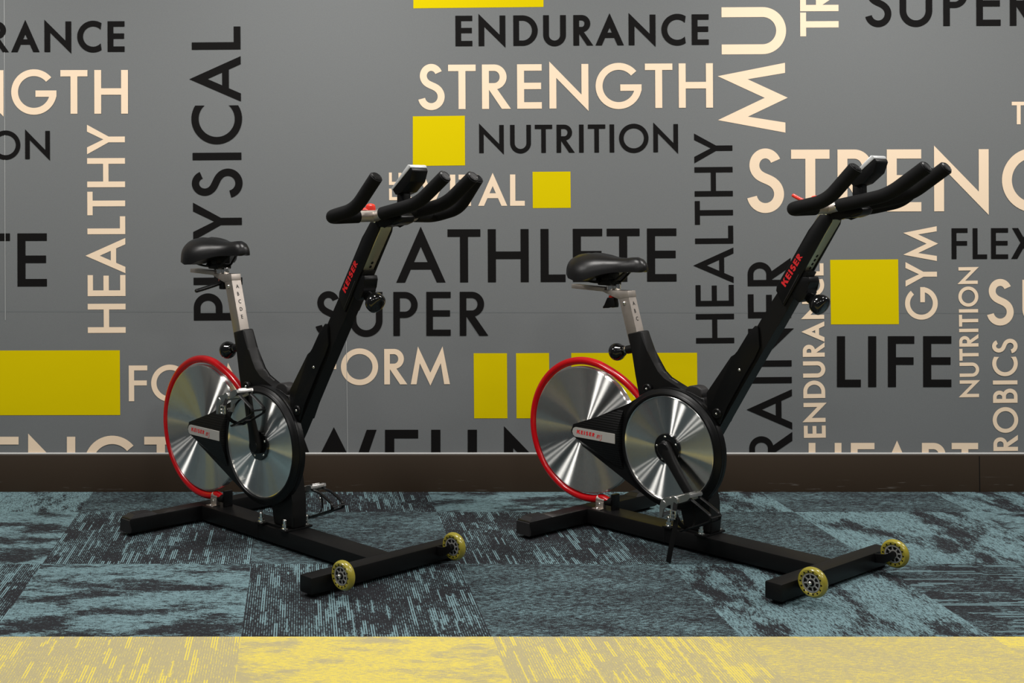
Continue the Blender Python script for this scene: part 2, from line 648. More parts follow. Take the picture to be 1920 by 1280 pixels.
    if ch == 'X':
        wd = 0.80
        h = s * 1.25
        return [[(0, 0), (h, 0), (wd - .03, 1), (wd - h - .03, 1)], [(.03, 1), (h + .03, 1), (wd, 0), (wd - h, 0)]], wd, DG, DG
    if ch == 'Y':
        wd = 0.78
        h = s * 1.2
        arm = [(0, 1), (h, 1), (wd / 2 + .005, .56), (wd / 2 - s * .5, .43)]
        return [rect(wd / 2 - s / 2, 0, wd / 2 + s / 2, .45), arm] + mirror([arm], wd) + [[(wd / 2 - s / 2, .43), (wd / 2 + s / 2, .43), (wd / 2, .57)]], wd, DG, DG
    raise KeyError(ch)


def set_text(text, s, length=None, lefts=None):
    """Polygons of a line of text starting at x = 0; length (in cap heights) spreads the tracking."""
    gl = [glyph(c, s) for c in text]
    xs, x = [], 0.0
    for i, g in enumerate(gl):
        if i:
            x += gl[i - 1][1] + gl[i - 1][3] + g[2]
        xs.append(x)
    if length is not None and len(gl) > 1:
        ex = (length - (xs[-1] + gl[-1][1])) / (len(gl) - 1)
        xs = [v + i * ex for i, v in enumerate(xs)]
    if lefts:
        xs = list(lefts)
    out = []
    for g, dx in zip(gl, xs):
        for p in g[0]:
            q = [(px + dx, py) for px, py in p]
            ar = sum(q[i][0] * q[(i + 1) % len(q)][1] - q[(i + 1) % len(q)][0] * q[i][1] for i in range(len(q)))
            out.append(q if ar > 0 else q[::-1])
    return out


# ------------------------------------------------------------------ the room
WALL_Y = 4.595
BASE_Y = 4.583
bm = NB()
box(bm, (0.8, WALL_Y + 0.06, 1.4), (11.0, 0.12, 2.8), bev=0)
wall = struct('wall_back', bm, M['wall'], smooth=False)

bm = NB()
prof = [(WALL_Y, 0.0), (BASE_Y, 0.0), (BASE_Y, 0.1325), (BASE_Y + .002, 0.1365), (WALL_Y - .004, 0.1385), (WALL_Y, 0.1385)]
a = [bm.verts.new((-4.7, y, z)) for y, z in prof]
b = [bm.verts.new((6.3, y, z)) for y, z in prof]
for i in range(len(prof) - 1):
    bm.faces.new((a[i], a[i + 1], b[i + 1], b[i]))
bm.faces.new(a)
bm.faces.new(b[::-1])
base = struct('baseboard_back', bm, M['base'], angle=60)


bm = NB()
tube(bm, [(-4.7, WALL_Y - .0045, .1385), (0.8, WALL_Y - .0045, .1385), (6.3, WALL_Y - .0045, .1385)], .0042, 12)
bead = obj('top_edge_bead', bm, M['bead'], base)  # pale grey strip along the top edge of the baseboard


def wall_pt(px, py, off):
    k = (WALL_Y - off) / F_PX
    return Vector(((px - CX) * k, WALL_Y - off, EYE - (py - CY) * k))


bm = NB()
k = (BASE_Y - .0006) / F_PX
bm.faces.new([bm.verts.new(((x - CX) * k, BASE_Y - .0006, z)) for x, z in ((1836.5, .001), (1838, .001), (1837, .131), (1835.5, .131))])
j = obj('baseboard_joint', bm, M['rubber'], base, smooth=False)

# floor: 61 cm carpet tiles, quarter turned
TILE, TX, TY = 0.612, -0.144, 3.066
fixed = {(0, -2): 1, (0, -1): 0, (0, 0): 1, (0, 1): 2, (0, 2): 0, (0, 3): 1,
         (1, -2): 0, (1, -1): 1, (1, 0): 2, (1, 1): 1, (1, 2): 2, (1, 3): 0,
         (2, -2): 0, (2, -1): 2, (2, 0): 1, (2, 1): 0, (2, 2): 0, (2, 3): 2,
         (-1, -2): 2, (-1, -1): 1, (-1, 0): 0, (-1, 1): 1, (-1, 2): 2, (-1, 3): 0}
turn = {(0, -2): 1, (0, -1): 0, (0, 0): 1, (0, 1): 0, (0, 2): 1, (0, 3): 0, (-1, -1): 1, (-1, 0): 0, (-1, 1): 1, (-1, 2): 0, (-1, -2): 0}


def carpet(name, rows, material, parent=None):
    bm = NB()
    info = []
    for r in rows:
        for c in range(-8, 11):
            x0, y0 = TX + c * TILE, TY + r * TILE
            x1, y1 = x0 + TILE, min(y0 + TILE, WALL_Y)
            bm.faces.new([bm.verts.new(p) for p in ((x0, y0, 0), (x1, y0, 0), (x1, y1, 0), (x0, y1, 0))])
            info.append((fixed.get((r, c), random.randint(0, 2)), turn.get((r, c), (r + c + 1) % 2 if r > 0 else (r + c) % 2), random.random()))
    me = bpy.data.meshes.new(name)
    bm.to_mesh(me)
    bm.free()
    for nm, i in (('tile_style', 0), ('pile_dir', 1), ('tile_seed', 2)):
        at = me.attributes.new(nm, 'FLOAT', 'FACE')
        at.data.foreach_set('value', [float(q[i]) for q in info])
    me.materials.append(material)
    o = bpy.data.objects.new(name, me)
    COL.objects.link(o)
    if parent:
        o.parent = parent
    return o


floor = carpet('floor', [-9, -8, -7, -6, -5, -4, -3, -2, 0, 1, 2], M['blue_carpet'])
floor['kind'] = 'structure'
ye = carpet('yellow_carpet_strip', [-1], M['yellow_carpet'], floor)
ye['label'] = 'yellow and tan carpet tile strip'

# ------------------------------------------------------------------ printed mural on the wall
K_, C_ = 'black_print', 'cream'
WORDS = [
    # text, start of baseline, end of baseline (pixels), cap height, stroke, ink, explicit letter starts
    ('ENDURANCE', (854, 86.8), (1329, 83.9), 57.3, .190, K_, None),
    ('STRENGTH', (782.6, 204.9), (1337, 201.8), 83.3, .157, C_, None),
    ('NUTRITION', (898.5, 287), (1271.5, 285), 52.6, .163, K_, None),
    ('VITAL', (784, 386.2), (984, 385.6), 58.7, .170, C_, None),
    ('LIFE', (772, 415), (771.2, 323), 42, .140, C_, None),
    ('ATHLETE', (743, 529.7), (1268.6, 527.5), 99.5, .152, K_, None),
    ('SUPER', (590, 629.6), (915.6, 629), 82.3, .150, K_, None),
    ('FORM', (241.6, 752), (488, 751), 67, .150, C_, None),
    ('FORM', (597, 721), (843.7, 720), 66.5, .160, C_, None),
    ('WELLNESS', (546, 917.5), (1290, 917), 112, .155, K_, [546, 722, 808.5, 877, 945, 1065, 1138, 1218]),
    ('STRENGTH', (-249, 919), (425, 919), 100.5, .157, C_, None),
    ('HEART', (1516.2, 910), (1834, 910), 80, .160, C_, None),
    ('ENDURANCE', (-242, 98.7), (233.6, 97), 57.3, .190, K_, None),
    ('STRENGTH', (-314, 214.2), (240, 213.1), 82, .157, C_, None),
    ('NUTRITION', (-279, 299.5), (93.7, 298), 52.8, .163, K_, None),
    ('ATHLETE', (-438, 538), (88, 536.7), 99.5, .152, K_, None),
    ('HEALTHY', (235.7, 623.8), (234, 233.5), 71, .152, C_, None),
    ('HEALTHY', (1376.8, 643), (1373, 249.5), 71.6, .142, K_, None),
    ('PHYSICAL', (455, 600), (450.8, 49.5), 91.5, .150, K_, None),
    ('MU', (1472.7, 248.6), (1471.2, 13), 118.5, .157, C_, None),
    ('TR', (1572.5, 67.8), (1572, -26), 72, .165, C_, None),
    ('SUPER', (1620.8, 49.3), (1947, 48), 82.3, .152, K_, None),
    ('T', (1897, 233), (1923, 233), 42.3, .170, C_, None),
    ('STRENGTH', (1398.6, 397), (2180, 395), 116.3, .160, C_, [1398.6, 1483.5, 1570.5, 1663, 1751.6, 1878.8, 2008, 2095]),
    ('GYM', (1757.3, 599), (1756.3, 424), 59, .158, C_, None),
    ('FLEX', (1784.3, 485.6), (1945, 485), 57.8, .160, K_, [1784.3, 1823.8, 1858.3, 1896]),
    ('NUTRITION', (1835.8, 744.2), (1833, 500.4), 36, .175, C_, None),
    ('SUPER', (1849, 608.5), (2170, 608), 84, .155, C_, [1849, 1917, 1998, 2070, 2130]),
    ('ROBICS', (1908.7, 844.9), (1907, 634.5), 46, .164, C_, None),
    ('LIFE', (1569.3, 725.6), (1783.9, 725.4), 95.5, .160, K_, None),
    ('ENDURANCE', (1548.4, 820.2), (1544, 493.4), 41, .190, C_, None),
    ('RAINER', (1486, 862), (1482.5, 483), 81, .143, K_, None),
]
for text, p0, p1, cap, s, ink, lefts in WORDS:
    L_px = math.hypot(p1[0] - p0[0], p1[1] - p0[1])
    ux, uy = (p1[0] - p0[0]) / L_px, (p1[1] - p0[1]) / L_px
    polys = set_text(text, s, L_px / cap, [(v - lefts[0]) / cap for v in lefts] if lefts else None)
    bm = NB()
    step_ = .0010
    for p in polys:
        q = [(p0[0] + (ux * x + uy * y) * cap, p0[1] + (uy * x - ux * y) * cap) for x, y in p]
        step_ += 4e-6
        bm.faces.new([bm.verts.new(wall_pt(a_, b_, step_)) for a_, b_ in q])
    obj('printed_word', bm, M[ink], wall, smooth=False, label=('black' if ink == K_ else 'cream') + ' printed word ' + text)
for c in (((775, -60), (1019, -60), (1019, 13), (775, 15.6)), ((774, 218), (871.5, 216.8), (872, 310), (774, 311)),
          ((998.5, 322), (1069.6, 321.5), (1070.2, 389.5), (999, 390)), ((888, 662), (950.5, 662), (951.5, 784), (889, 784)),
          ((967.5, 662), (1029.5, 661.5), (1030.5, 784), (968.5, 784)), ((1071, 661.5), (1307, 661), (1308, 784), (1072, 784)),
          ((1556.5, 487), (1684, 486), (1685.5, 607.5), (1558, 608)), ((-60, 657), (224.6, 656.5), (225.4, 777.8), (-60, 778.3))):
    bm = NB()
    bm.faces.new([bm.verts.new(wall_pt(x, y, .0007)) for x, y in c])
    obj('printed_block', bm, M['yellow_print'], wall, smooth=False, label='yellow printed rectangle')
for c, mm in ((((7.2, -30), (8.3, -30), (10.6, 600), (9.5, 600)), 'seam'), (((649.0, 640), (649.9, 640), (652.4, 849), (651.5, 849)), 'seam'),
              (((-60, 582), (1980, 586), (1980, 588), (-60, 584.5)), 'crease')):
    bm = NB()
    bm.faces.new([bm.verts.new(wall_pt(x, y, .0004 if mm == 'crease' else .0013)) for x, y in c])
    obj('wallcovering_seam', bm, M[mm], wall, smooth=False)


# ------------------------------------------------------------------ exercise bike (local x = forward, y = rider's left, z = up)
def transport_wheel(root, y, out):
    c = Vector((0.570, y, 0.062))
    d = Vector((0, 1, 0))
    bm = NB()
    prof = [(0.0250, -.0085), (0.0290, -.0115), (0.0345, -.0115), (0.0385, -.0075), (0.0402, -.002), (0.0402, .002), (0.0385, .0075),
            (0.0345, .0115), (0.0290, .0115), (0.0250, .0085), (0.0250, -.0085)]
    lathe(bm, prof, c, d, 40)
    wheel = obj('transport_wheel', bm, M['urethane'], root, label='yellow translucent wheel')
    bm = NB()
    lathe(bm, [(0.0215, -.010), (0.0252, -.010), (0.0252, .010), (0.0215, .010), (0.0215, -.010)], c, d, 40)
    lathe(bm, [(0.0085, -.009), (0.0125, -.009), (0.0125, .009), (0.0085, .009), (0.0085, -.009)], c, d, 28)
    for i in range(8):
        a = i * PI / 4 + .2
        u = Vector((math.cos(a), 0, math.sin(a)))
        R = Matrix((u, d, u.cross(d))).transposed()
        box(bm, c + u * 0.017, (0.011, 0.017, 0.0042), R, 0.0006, 1)
    obj('wheel_core', bm, M['wheel_core'], wheel)
    bm = NB()
    cyl(bm, c - d * .0075, c + d * .0075, 0.0215, 28, 0)
    for i in range(14):
        a = i * 2 * PI / 14
        u = Vector((math.cos(a), 0, math.sin(a)))
        cyl(bm, c + u * .0295 - d * .0118, c + u * .0295 + d * .0118, 0.0026, 8, .0003)
    cyl(bm, c - d * .0105, c + d * .0105, 0.0088, 20)
    obj('wheel_bearing', bm, M['rubber'], wheel)
    bm = NB()
    cyl(bm, c - d * .0175, c + d * .0175, 0.0052, 12)
    for sg in (-1, 1):
        dome(bm, c + d * (sg * .0174), d * sg, 0.0045, .003, 12)
    obj('axle_bolt', bm, M['chrome'], wheel)
    bm = NB()
    yb = y - out * 0.0215
    prism(bm, [(0.523, .030), (0.552, .034), (0.578, .052), (0.582, .062), (0.576, .074), (0.552, .058), (0.523, .056)], yb - .0035, yb + .0035, .001)
    obj('wheel_bracket', bm, M['paint'], root)


def pedal(root, c, side, tilt, strap_tail, crank_axis):
    """Alloy pedal with a toe cage hanging upside down under it; c = spindle end at the crank, side = outward sign."""
    c = Vector(c)
    ct, st = math.cos(tilt), math.sin(tilt)

    def P(x, y, z):
        return c + Vector((x * ct - z * st, side * y, x * st + z * ct))
    R = Matrix(((ct, 0, -st), (0, 1, 0), (st, 0, ct)))
    bm = NB()
    for yy in (0.012, 0.068):                       # two side plates: level front, rear wing swept down
        pl = [(-.030, -.010), (.018, -.010), (.042, -.008), (.054, .000), (.054, .008), (.040, .011), (.012, .008), (-.012, .008), (-.034, .012), (-.048, .010),
              (-.062, -.010), (-.072, -.038), (-.064, -.041), (-.050, -.018)]
        va = [bm.verts.new(P(x, yy - .0035, z)) for x, z in pl]
        vb = [bm.verts.new(P(x, yy + .0035, z)) for x, z in pl]
        bm.faces.new(va)
        bm.faces.new(vb[::-1])
        for i in range(len(pl)):
            q = (i + 1) % len(pl)
            bm.faces.new((va[i], vb[i], vb[q], va[q]))
    for x, z in ((-.066, -.032), (.050, .003)):
        box(bm, P(x, .040, z), (.007, .060, .011), R, .0015)
    for x in (-.036, .036):
        box(bm, P(x, .040, .010), (.016, .032, .006), R, .0015)
    cyl(bm, P(0, .008, 0), P(0, .076, 0), 0.0125, 20)
    box(bm, P(-.020, .040, .003), (.028, .036, .013), R, .003)
    box(bm, P(.022, .040, .003), (.026, .036, .013), R, .003)
    cyl(bm, P(-.044, .0685, -.002), P(-.044, .0735, -.002), .0085, 16)
    body = obj('pedal', bm, M['cast'], root, label='silver alloy pedal')
    bm = NB()
    cyl(bm, P(0, -.010, 0), P(0, .012, 0), 0.0085, 16)
    obj('spindle', bm, M['chrome'], body)
    for x, z in ((-.030, .010), (.030, .010)):
        for y in (.030, .050):
            bm = NB()
            dome(bm, P(x, y, z), R @ Vector((0, 0, 1)), .0035, .0025, 10)
            obj('bolt', bm, M['chrome'], body)
    bm = NB()
    tl = 1.0 if side > 0 else 0.76
    for yy in (0.018, 0.062):                       # the two cage rails wrap the front end and run back beneath
        path = fillet_path([P(.046, yy, -.004), P(.085 * tl, yy, -.022), P(.130 * tl, yy, -.060), P(.126 * tl, yy, -.076), P(.050 * tl, yy, -.083), P(-.018, yy, -.088)], .016)
        tube(bm, path, .0062, 8, .0032, 0.1)
    for q in ((.129 * tl, -.067), (.030, -.084), (-.016, -.088)):
        tube(bm, [P(q[0], .014, q[1]), P(q[0], .040, q[1]), P(q[0], .066, q[1])], .0055, 8, .003, .1)
    obj('toe_cage', bm, M['plastic'], body)
    bm = NB()                                       # strap loop across the pedal and around the foot space
    path = fillet_path([P(.004, .012, -.004), P(.0, -.006, -.030), P(-.004, .008, -.080), P(.0, .040, -.090), P(.002, .082, -.074), P(.0, .090, -.030),
                        P(.002, .072, -.004)], .03, 8)
    tube(bm, path, .0065, 8, .0014, 0.05)
    if strap_tail:
        b0 = P(.0, .088, -.048)
        z1 = .004 - b0.z
        tube(bm, smooth_path([b0, b0 + Vector((-.004, -.004, z1 * .3)), b0 + Vector((-.014, -.008, z1 * .7)), b0 + Vector((-.022, -.008, z1))]), .0085, 8, .0018, .05)
    obj('toe_strap', bm, M['rubber'], body)
    bm = NB()
    bc = P(-.004, .090, -.038)
    for dz in (-.011, .0, .011):
        cyl(bm, bc + Vector((-.009, side * .004, dz)), bc + Vector((.009, side * .004, dz)), .0022, 10, .0003)
    for dx in (-.008, .008):
        box(bm, bc + Vector((dx, side * .003, 0)), (.002, .008, .026), None, .0005, 1)
    obj('strap_buckle', bm, M['chrome'], body)


def adjust_knob(root, p0, d, rad, length, prof):
    d = Vector(d).normalized()
    bm = NB()
    k = length
    lathe(bm, [(r * rad, h * k) for r, h in prof], p0, d, 28)
    kn = obj('adjustment_knob', bm, M['gloss'], root, angle=50)
    bm = NB()
    cyl(bm, Vector(p0) - d * .022, Vector(p0) + d * .002, .0070, 16)
    cyl(bm, Vector(p0) - d * .012, Vector(p0) - d * .002, .0105, 6, .001)
    obj('plunger', bm, M['chrome'], kn)
    return kn


def sticker(name, parent, text, s, origin, ux, uy, n, cap, length, material, shear=0.0, off=.0005, wide=1.0):
    """Flat printed lettering; wide stretches the capitals sideways."""
    origin, ux, uy, n = Vector(origin), Vector(ux).normalized(), Vector(uy).normalized(), Vector(n).normalized()
    bm = NB()
    st = off
    for p in set_text(text, s, length / cap / wide):
        st += 2e-6
        bm.faces.new([bm.verts.new(origin + n * st + ux * ((x * wide + shear * y) * cap) + uy * (y * cap)) for x, y in p])
    return obj(name, bm, material, parent, smooth=False)


def exercise_bike(loc, theta, label, seat_up, bar_up, crank, post_letters, lever_out, strap_tail):
    root = bpy.data.objects.new('exercise_bike', None)
    COL.objects.link(root)
    root.location = (loc[0], loc[1], 0)
    root.rotation_euler = (0, 0, -theta)
    root['label'] = label
    root['category'] = 'exercise bike'
    root['group'] = 'exercise bikes along the mural wall'
    A = lambda name, bm, m, parent=None, **k: obj(name, bm, M[m], parent or root, **k)

    # ---- floor frame
    bm = NB()
    box(bm, (0.080, 0, 0.034), (0.800, 0.090, 0.048), bev=.005)
    box(bm, (-0.018, 0, 0.034), (0.004, 0.0915, 0.0492), bev=.001)
    A('main_beam', bm, 'paint')
    bm = NB()
    box(bm, (-0.3435, 0, 0.0335), (0.055, 0.648, 0.047), bev=.006)
    rear = A('rear_stabilizer', bm, 'paint')
    for sg in (-1, 1):
        bm = NB()
        y0, y1, y2, y3 = sg * .326, sg * .300, sg * .235, sg * .215
        hull(bm, [(-.369, y0, .052), (-.318, y0, .052), (-.360, y1, .067), (-.326, y1, .067), (-.360, y2, .065), (-.326, y2, .065), (-.369, y3, .057),
                  (-.318, y3, .057), (-.371, y0, .012), (-.316, y0, .012), (-.371, sg * .30, .05), (-.316, sg * .30, .05)])
        for i in range(7):                           # ridges are moulded into the pad
            x = -.359 + i * .0053
            tube(bm, [(x, sg * .299, .0672), (x, sg * .236, .0655)], .0012, 6, cap=.1)
        A('step_pad', bm, 'plastic_rough', rear, angle=20)
    bm = NB()
    box(bm, (0.4995, 0, 0.0345), (0.050, 0.582, 0.047), bev=.006)
    front = A('front_stabilizer', bm, 'paint')
    for par, x, y in ((rear, -.3435, -.295), (rear, -.3435, .295), (front, .4995, -.262), (front, .4995, .262)):
        bm = NB()
        cyl(bm, (x, y, 0.0), (x, y, .013), .017, 20, .003)
        A('rubber_foot', bm, 'rubber', par)
    for y in (-.2175, .2175):
        transport_wheel(root, y, 1 if y > 0 else -1)

    # ---- mounting plate and column on the beam
    bm = NB()
    box(bm, (.056, 0, .0615), (.150, .066, .007), bev=.0015)
    for x in (-.002, .113):
        box(bm, (x, 0, .0615), (.034, .112, .0075), bev=.003)
    plate = A('mounting_plate', bm, 'paint')
    for x in (-.002, .113):
        for y in (-.043, .043):
            bm = NB()
            cyl(bm, (x, y, .065), (x, y, .068), .011, 20, .0005)
            cyl(bm, (x, y, .068), (x, y, .078), .0082, 6, .0006)
            cyl(bm, (x, y, .078), (x, y, .091), .0062, 14, .0005)
            dome(bm, (x, y, .091), (0, 0, 1), .0060, .005, 14)
            A('cap_nut', bm, 'chrome', plate)
    bm = NB()
    prism(bm, [(.040, .064), (.134, .064), (.136, .10), (.130, .15), (.118, .21), (.10, .30), (.0, .30), (.02, .15)], -.028, .028, .008, 3)
    A('column', bm, 'paint')

    # ---- seat tube yoke
    bm = NB()
    prism(bm, [(-.1775, .640), (-.155, .573), (-.136, .513), (-.134, .470), (-.13, .42), (.0, .40), (.10, .42), (.118, .440), (.104, .468), (.060, .484),
               (.022, .489), (-.012, .495), (-.040, .507), (-.064, .527), (-.082, .553), (-.099, .592), (-.122, .6545)], -.0215, .0215, .0075, 3)
    A('seat_tube', bm, 'paint', angle=30)
    bm = NB()
    prism(bm, [(.040, .478), (.041, .490), (.050, .499), (.066, .503), (.082, .502), (.094, .495), (.100, .480), (.096, .458), (.07, .452)], -.020, .020, .005, 3)
    A('frame_cap', bm, 'plastic_rough')
    bm = NB()
    cyl(bm, (-.150, 0, .596), (-.1925, 0, .5855), .0135, 20, .002)
    A('knob_boss', bm, 'paint')
    adjust_knob(root, (-.2025, 0, .583), (-.965, 0, -.26), .0285, .050,
                [(0, 0), (.50, 0), (.62, .08), (.70, .2), (.90, .34), (1, .52), (1, .68), (.92, .84), (.74, .96), (.45, 1.03), (0, 1.05)])

    # ---- neck
    bm = NB()
    prism(bm, [(.085, .33), (.10, .28), (.142, .355), (.247, .534), (.350, .705), (.446, .865), (.402, .880), (.335, .780), (.287, .703), (.165, .505), (.12, .43)],
          -.0225, .0225, .004, 2)
    neck = A('neck_tube', bm, 'paint')
    for sg in (-1, 1):
        bm = NB()
        ya, yb = sorted((sg * .0232, sg * .0312))
        prism(bm, [(.122, .489), (.205, .606), (.217, .613), (.228, .622), (.260, .678), (.284, .703), (.291, .702), (.295, .690), (.298, .641), (.279, .603),
                   (.249, .554), (.190, .452), (.166, .400), (.125, .430)], ya, yb, .0022, 2)
        br = A('neck_bracket', bm, 'plastic')
        for x, z in ((.233, .569), (.152, .4275)):
            bm = NB()
            dome(bm, (x, sg * .0312, z), (0, sg, 0), .0048, .003, 12)
            A('screw', bm, 'chrome', br)
    bm = NB()                                       # collar and plunger boss at the top of the neck
    prism(bm, [(.383, .852), (.448, .852), (.452, .838), (.441, .818), (.444, .806), (.434, .788), (.418, .778), (.40, .79), (.385, .82)], -.026, .026, .004, 2)
    A('collar', bm, 'plastic', neck)
    bm = NB()
    dome(bm, (.372, -.0226, .776), (0, -1, 0), .005, .003, 12)
    A('screw', bm, 'steel', neck)
    adjust_knob(root, (.433, 0, .795), (.857, 0, -.515), .0300, .054,
                [(0, 0), (.44, 0), (.52, .06), (.54, .24), (.62, .34), (.86, .46), (.98, .62), (1, .80), (.95, .93), (.80, 1.0), (.5, 1.03), (0, 1.04)])

    # ---- flywheel, guard
    fc = Vector((-.358, 0, .306))
    bm = NB()
    lathe(bm, [(0, -.012), (.030, -.012), (.034, -.0085), (.150, -.0105), (.2045, -.0125), (.2085, -.0105), (.2095, -.006), (.2095, .006), (.2085, .0105),
               (.2045, .0125), (.150, .0105), (.034, .0085), (.030, .012), (0, .012)], fc, (0, 1, 0), 128)
    fly = A('flywheel', bm, 'disc', angle=25, label='turned aluminium flywheel')
    bm = NB()
    cyl(bm, fc - Vector((0, .020, 0)), fc + Vector((0, .020, 0)), .026, 28)
    A('flywheel_hub', bm, 'cast', fly)
    gp = []
    for a in range(-72, -291, -6):
        t = math.radians(a)
        r = .2265
        gp.append((fc.x + r * math.cos(t), 0, fc.z + .0005 + r * math.sin(t)))
    gp = [(-.262, 0, .0845)] + gp + [(-.235, 0, .501), (-.191, 0, .477), (-.149, 0, .445), (-.110, 0, .406)]
    bm = NB()
    tube(bm, smooth_path(gp, 3), .0127, 18)
    guard = A('wheel_guard', bm, 'red', label='glossy red tubular guard')
    bm = NB()
    tube(bm, [(-.274, 0, .0835), (-.262, 0, .0838), (-.252, 0, .0842)], .0134, 16)
    A('end_cap', bm, 'rubber', guard)
    bm = NB()
    tube(bm, [(-.306, 0, .0862), (-.290, 0, .0842), (-.274, 0, .0832)], .0146, 18, cap=.02)
    box(bm, (-.290, -.008, .0695), (.032, .016, .023), bev=.002)
    box(bm, (-.290, -.022, .0588), (.032, .026, .003), bev=.001)
    cl = A('guard_clamp', bm, 'steel', guard)
    bm = NB()
    dome(bm, (-.290, -.026, .0602), (0, 0, 1), .006, .0045, 14)
    A('screw', bm, 'chrome', guard)
    bm = NB()
    dome(bm, (-.290, -.0162, .073), (0, -1, 0), .0045, .0035, 12)
    A('screw', bm, 'chrome', guard)
    bm = NB()
    box(bm, (-.248, .012, .084), (.010, .034, .052), bev=.002)
    A('magnet_bracket', bm, 'plastic')

    # ---- chain cover with badge, silver disc
    cz = .304
    RC = .1855
    pts = [(RC * math.cos(math.radians(a)), cz + RC * math.sin(math.radians(a))) for a in range(-113, 114, 5)]
    pts += [(-.160, .4185), (-.367, .3210), (-.381, .3150), (-.387, .3040), (-.383, .2930), (-.370, .2840), (-.336, .2560), (-.160, .1745)]
    bm = NB()
    prism(bm, pts, -.044, -.022, .005, 2)
    cover = A('chain_cover', bm, 'plastic', angle=30)
    bm = NB()                                       # raised wedge carrying the badge
    hull(bm, [(-.384, -.042, .304), (-.368, -.042, .318), (-.172, -.042, .404), (-.172, -.042, .203), (-.340, -.042, .262), (-.370, -.042, .288),
              (-.366, -.066, .308), (-.355, -.068, .331), (-.182, -.068, .3315), (-.178, -.068, .286), (-.345, -.068, .288)])
    A('badge_wedge', bm, 'ribbed', cover, angle=20)
    bm = NB()                                       # rim around the disc
    lathe(bm, [(.1615, -.044), (.1615, -.0545), (.1635, -.0565), (.168, -.0565), (.171, -.053), (.174, -.0495), (.181, -.047), (.1855, -.040), (.1855, -.030)],
          (0, 0, cz), (0, 1, 0), 96)
    A('cover_rim', bm, 'plastic', cover, angle=40)
    bm = NB()                                       # badge
    bp_ = [(-.1865, .2915), (-.1865, .3235)] + [(-.342 + .0158 * math.cos(math.radians(a)), .3075 + .0158 * math.sin(math.radians(a))) for a in range(95, 266, 10)]
    prism(bm, bp_, -.0700, -.066, .0008, 1)
    bd = A('badge', bm, 'plate', root, label='silver badge plate')
    sticker('badge_lettering', bd, 'KEISER', .235, (-.339, -.0700, .3035), (1, 0, -.012), (0, 0, 1), (0, -1, 0), .0125, .073, M['red_ink'], .15, wide=1.25)
    bm = NB()
    for path in ([(0, 0), (.10, .62), (.20, .66), (.22, .5), (.12, .0)], [(.2, .45), (.36, .66), (.44, .62), (.34, .0)], [(.42, .45), (.58, .66), (.66, .60), (.58, .08), (.66, .02)],
                 [(.80, .66), (1.14, .70), (.92, .36), (1.10, .22), (1.02, -.12), (.78, -.30), (.70, -.20)]):
        for q in band([(x * .018, y * .018) for x, y in path], .0013):
            bm.faces.new([bm.verts.new((-.258 + x + .15 * y, -.0706, .2995 + y)) for x, y in q])
    A('badge_lettering', bm, 'red_ink', bd, smooth=False)
    for x, z in ((-.091, .475), (.1585, .4305)):
        bm = NB()
        cyl(bm, (x, -.022, z), (x, -.036, z), .016, 20, .003)
        A('screw_boss', bm, 'plastic', cover)
        bm = NB()
        dome(bm, (x, -.036, z), (0, -1, 0), .0042, .003, 12)
        A('screw', bm, 'chrome', cover)
    bm = NB()
    lathe(bm, [(0, -.0505), (.044, -.0505), (.150, -.0505), (.1585, -.0500), (.1585, -.046), (0, -.046)], (0, 0, cz), (0, 1, 0), 128)
    disc = A('cover_disc', bm, 'disc', cover, angle=20, label='turned aluminium cover disc')
    bm = NB()
    lathe(bm, [(.1580, -.048), (.1580, -.0525), (.1595, -.0535), (.1615, -.0525), (.1615, -.048)], (0, 0, cz), (0, 1, 0), 128)
    A('disc_trim', bm, 'chrome', cover)
    bm = NB()
    cyl(bm, (0, -.050, cz), (0, -.0575, cz), .046, 40, .0015)
    A('hub_plate', bm, 'gloss', cover)
    for i in range(5):
        a = math.radians(100 + 72 * i)
        bm = NB()
        dome(bm, (.0365 * math.cos(a), -.0575, cz + .0365 * math.sin(a)), (0, -1, 0), .0042, .0028, 12)
        A('screw', bm, 'chrome', cover)

    # ---- cranks and pedals
    for sg, (dx, dz) in ((-1, crank), (1, (-crank[0], -crank[1]))):
        ln = math.hypot(dx, dz)
        u = Vector((dx / ln, 0, dz / ln))
        v = Vector((-u.z, 0, u.x))
        c0 = Vector((0, 0, cz))
        rings = []
        for t, ww, yc, th in ((-.022, .016, .066, .008), (-.012, .0235, .066, .010), (.0, .0255, .067, .0115), (.02, .0225, .068, .0115), (.05, .0180, .074, .010),
                              (.09, .0165, .082, .009), (.13, .0160, .087, .0085), (.155, .0155, .089, .0085), (.170, .0135, .090, .008), (.179, .0085, .090, .006)):
            ring = []
            for k in range(16):
                a = 2 * PI * k / 16
                e = .62
                ca, sa = math.cos(a), math.sin(a)
                ring.append(c0 + u * t + v * (ww * math.copysign(abs(ca) ** e, ca)) + Vector((0, sg * (yc + th * math.copysign(abs(sa) ** e, sa)), 0)))
            rings.append(ring)
        bm = NB()
        loft(bm, rings)
        ca_ = A('crank_arm', bm, 'paint', angle=40)
        bm = NB()
        cyl(bm, (0, sg * .050, cz), (0, sg * .0785, cz), .0205, 28, .002)
        A('crank_bolt_cap', bm, 'plastic', ca_)
        tip = c0 + u * .163
        pedal(root, (tip.x, sg * .098, tip.z), sg, .34 if sg < 0 else .30, strap_tail and sg < 0, u)

    # ---- seat post group, raised along the tube
    sd = Vector((-.2783, 0, .9605))
    O = sd * seat_up
    T = lambda x, z: (x + O.x, z + O.z)
    bm = NB()
    low = -(seat_up + .045)
    e = lambda x, z, t: (x + sd.x * t + O.x, z + sd.z * t + O.z)
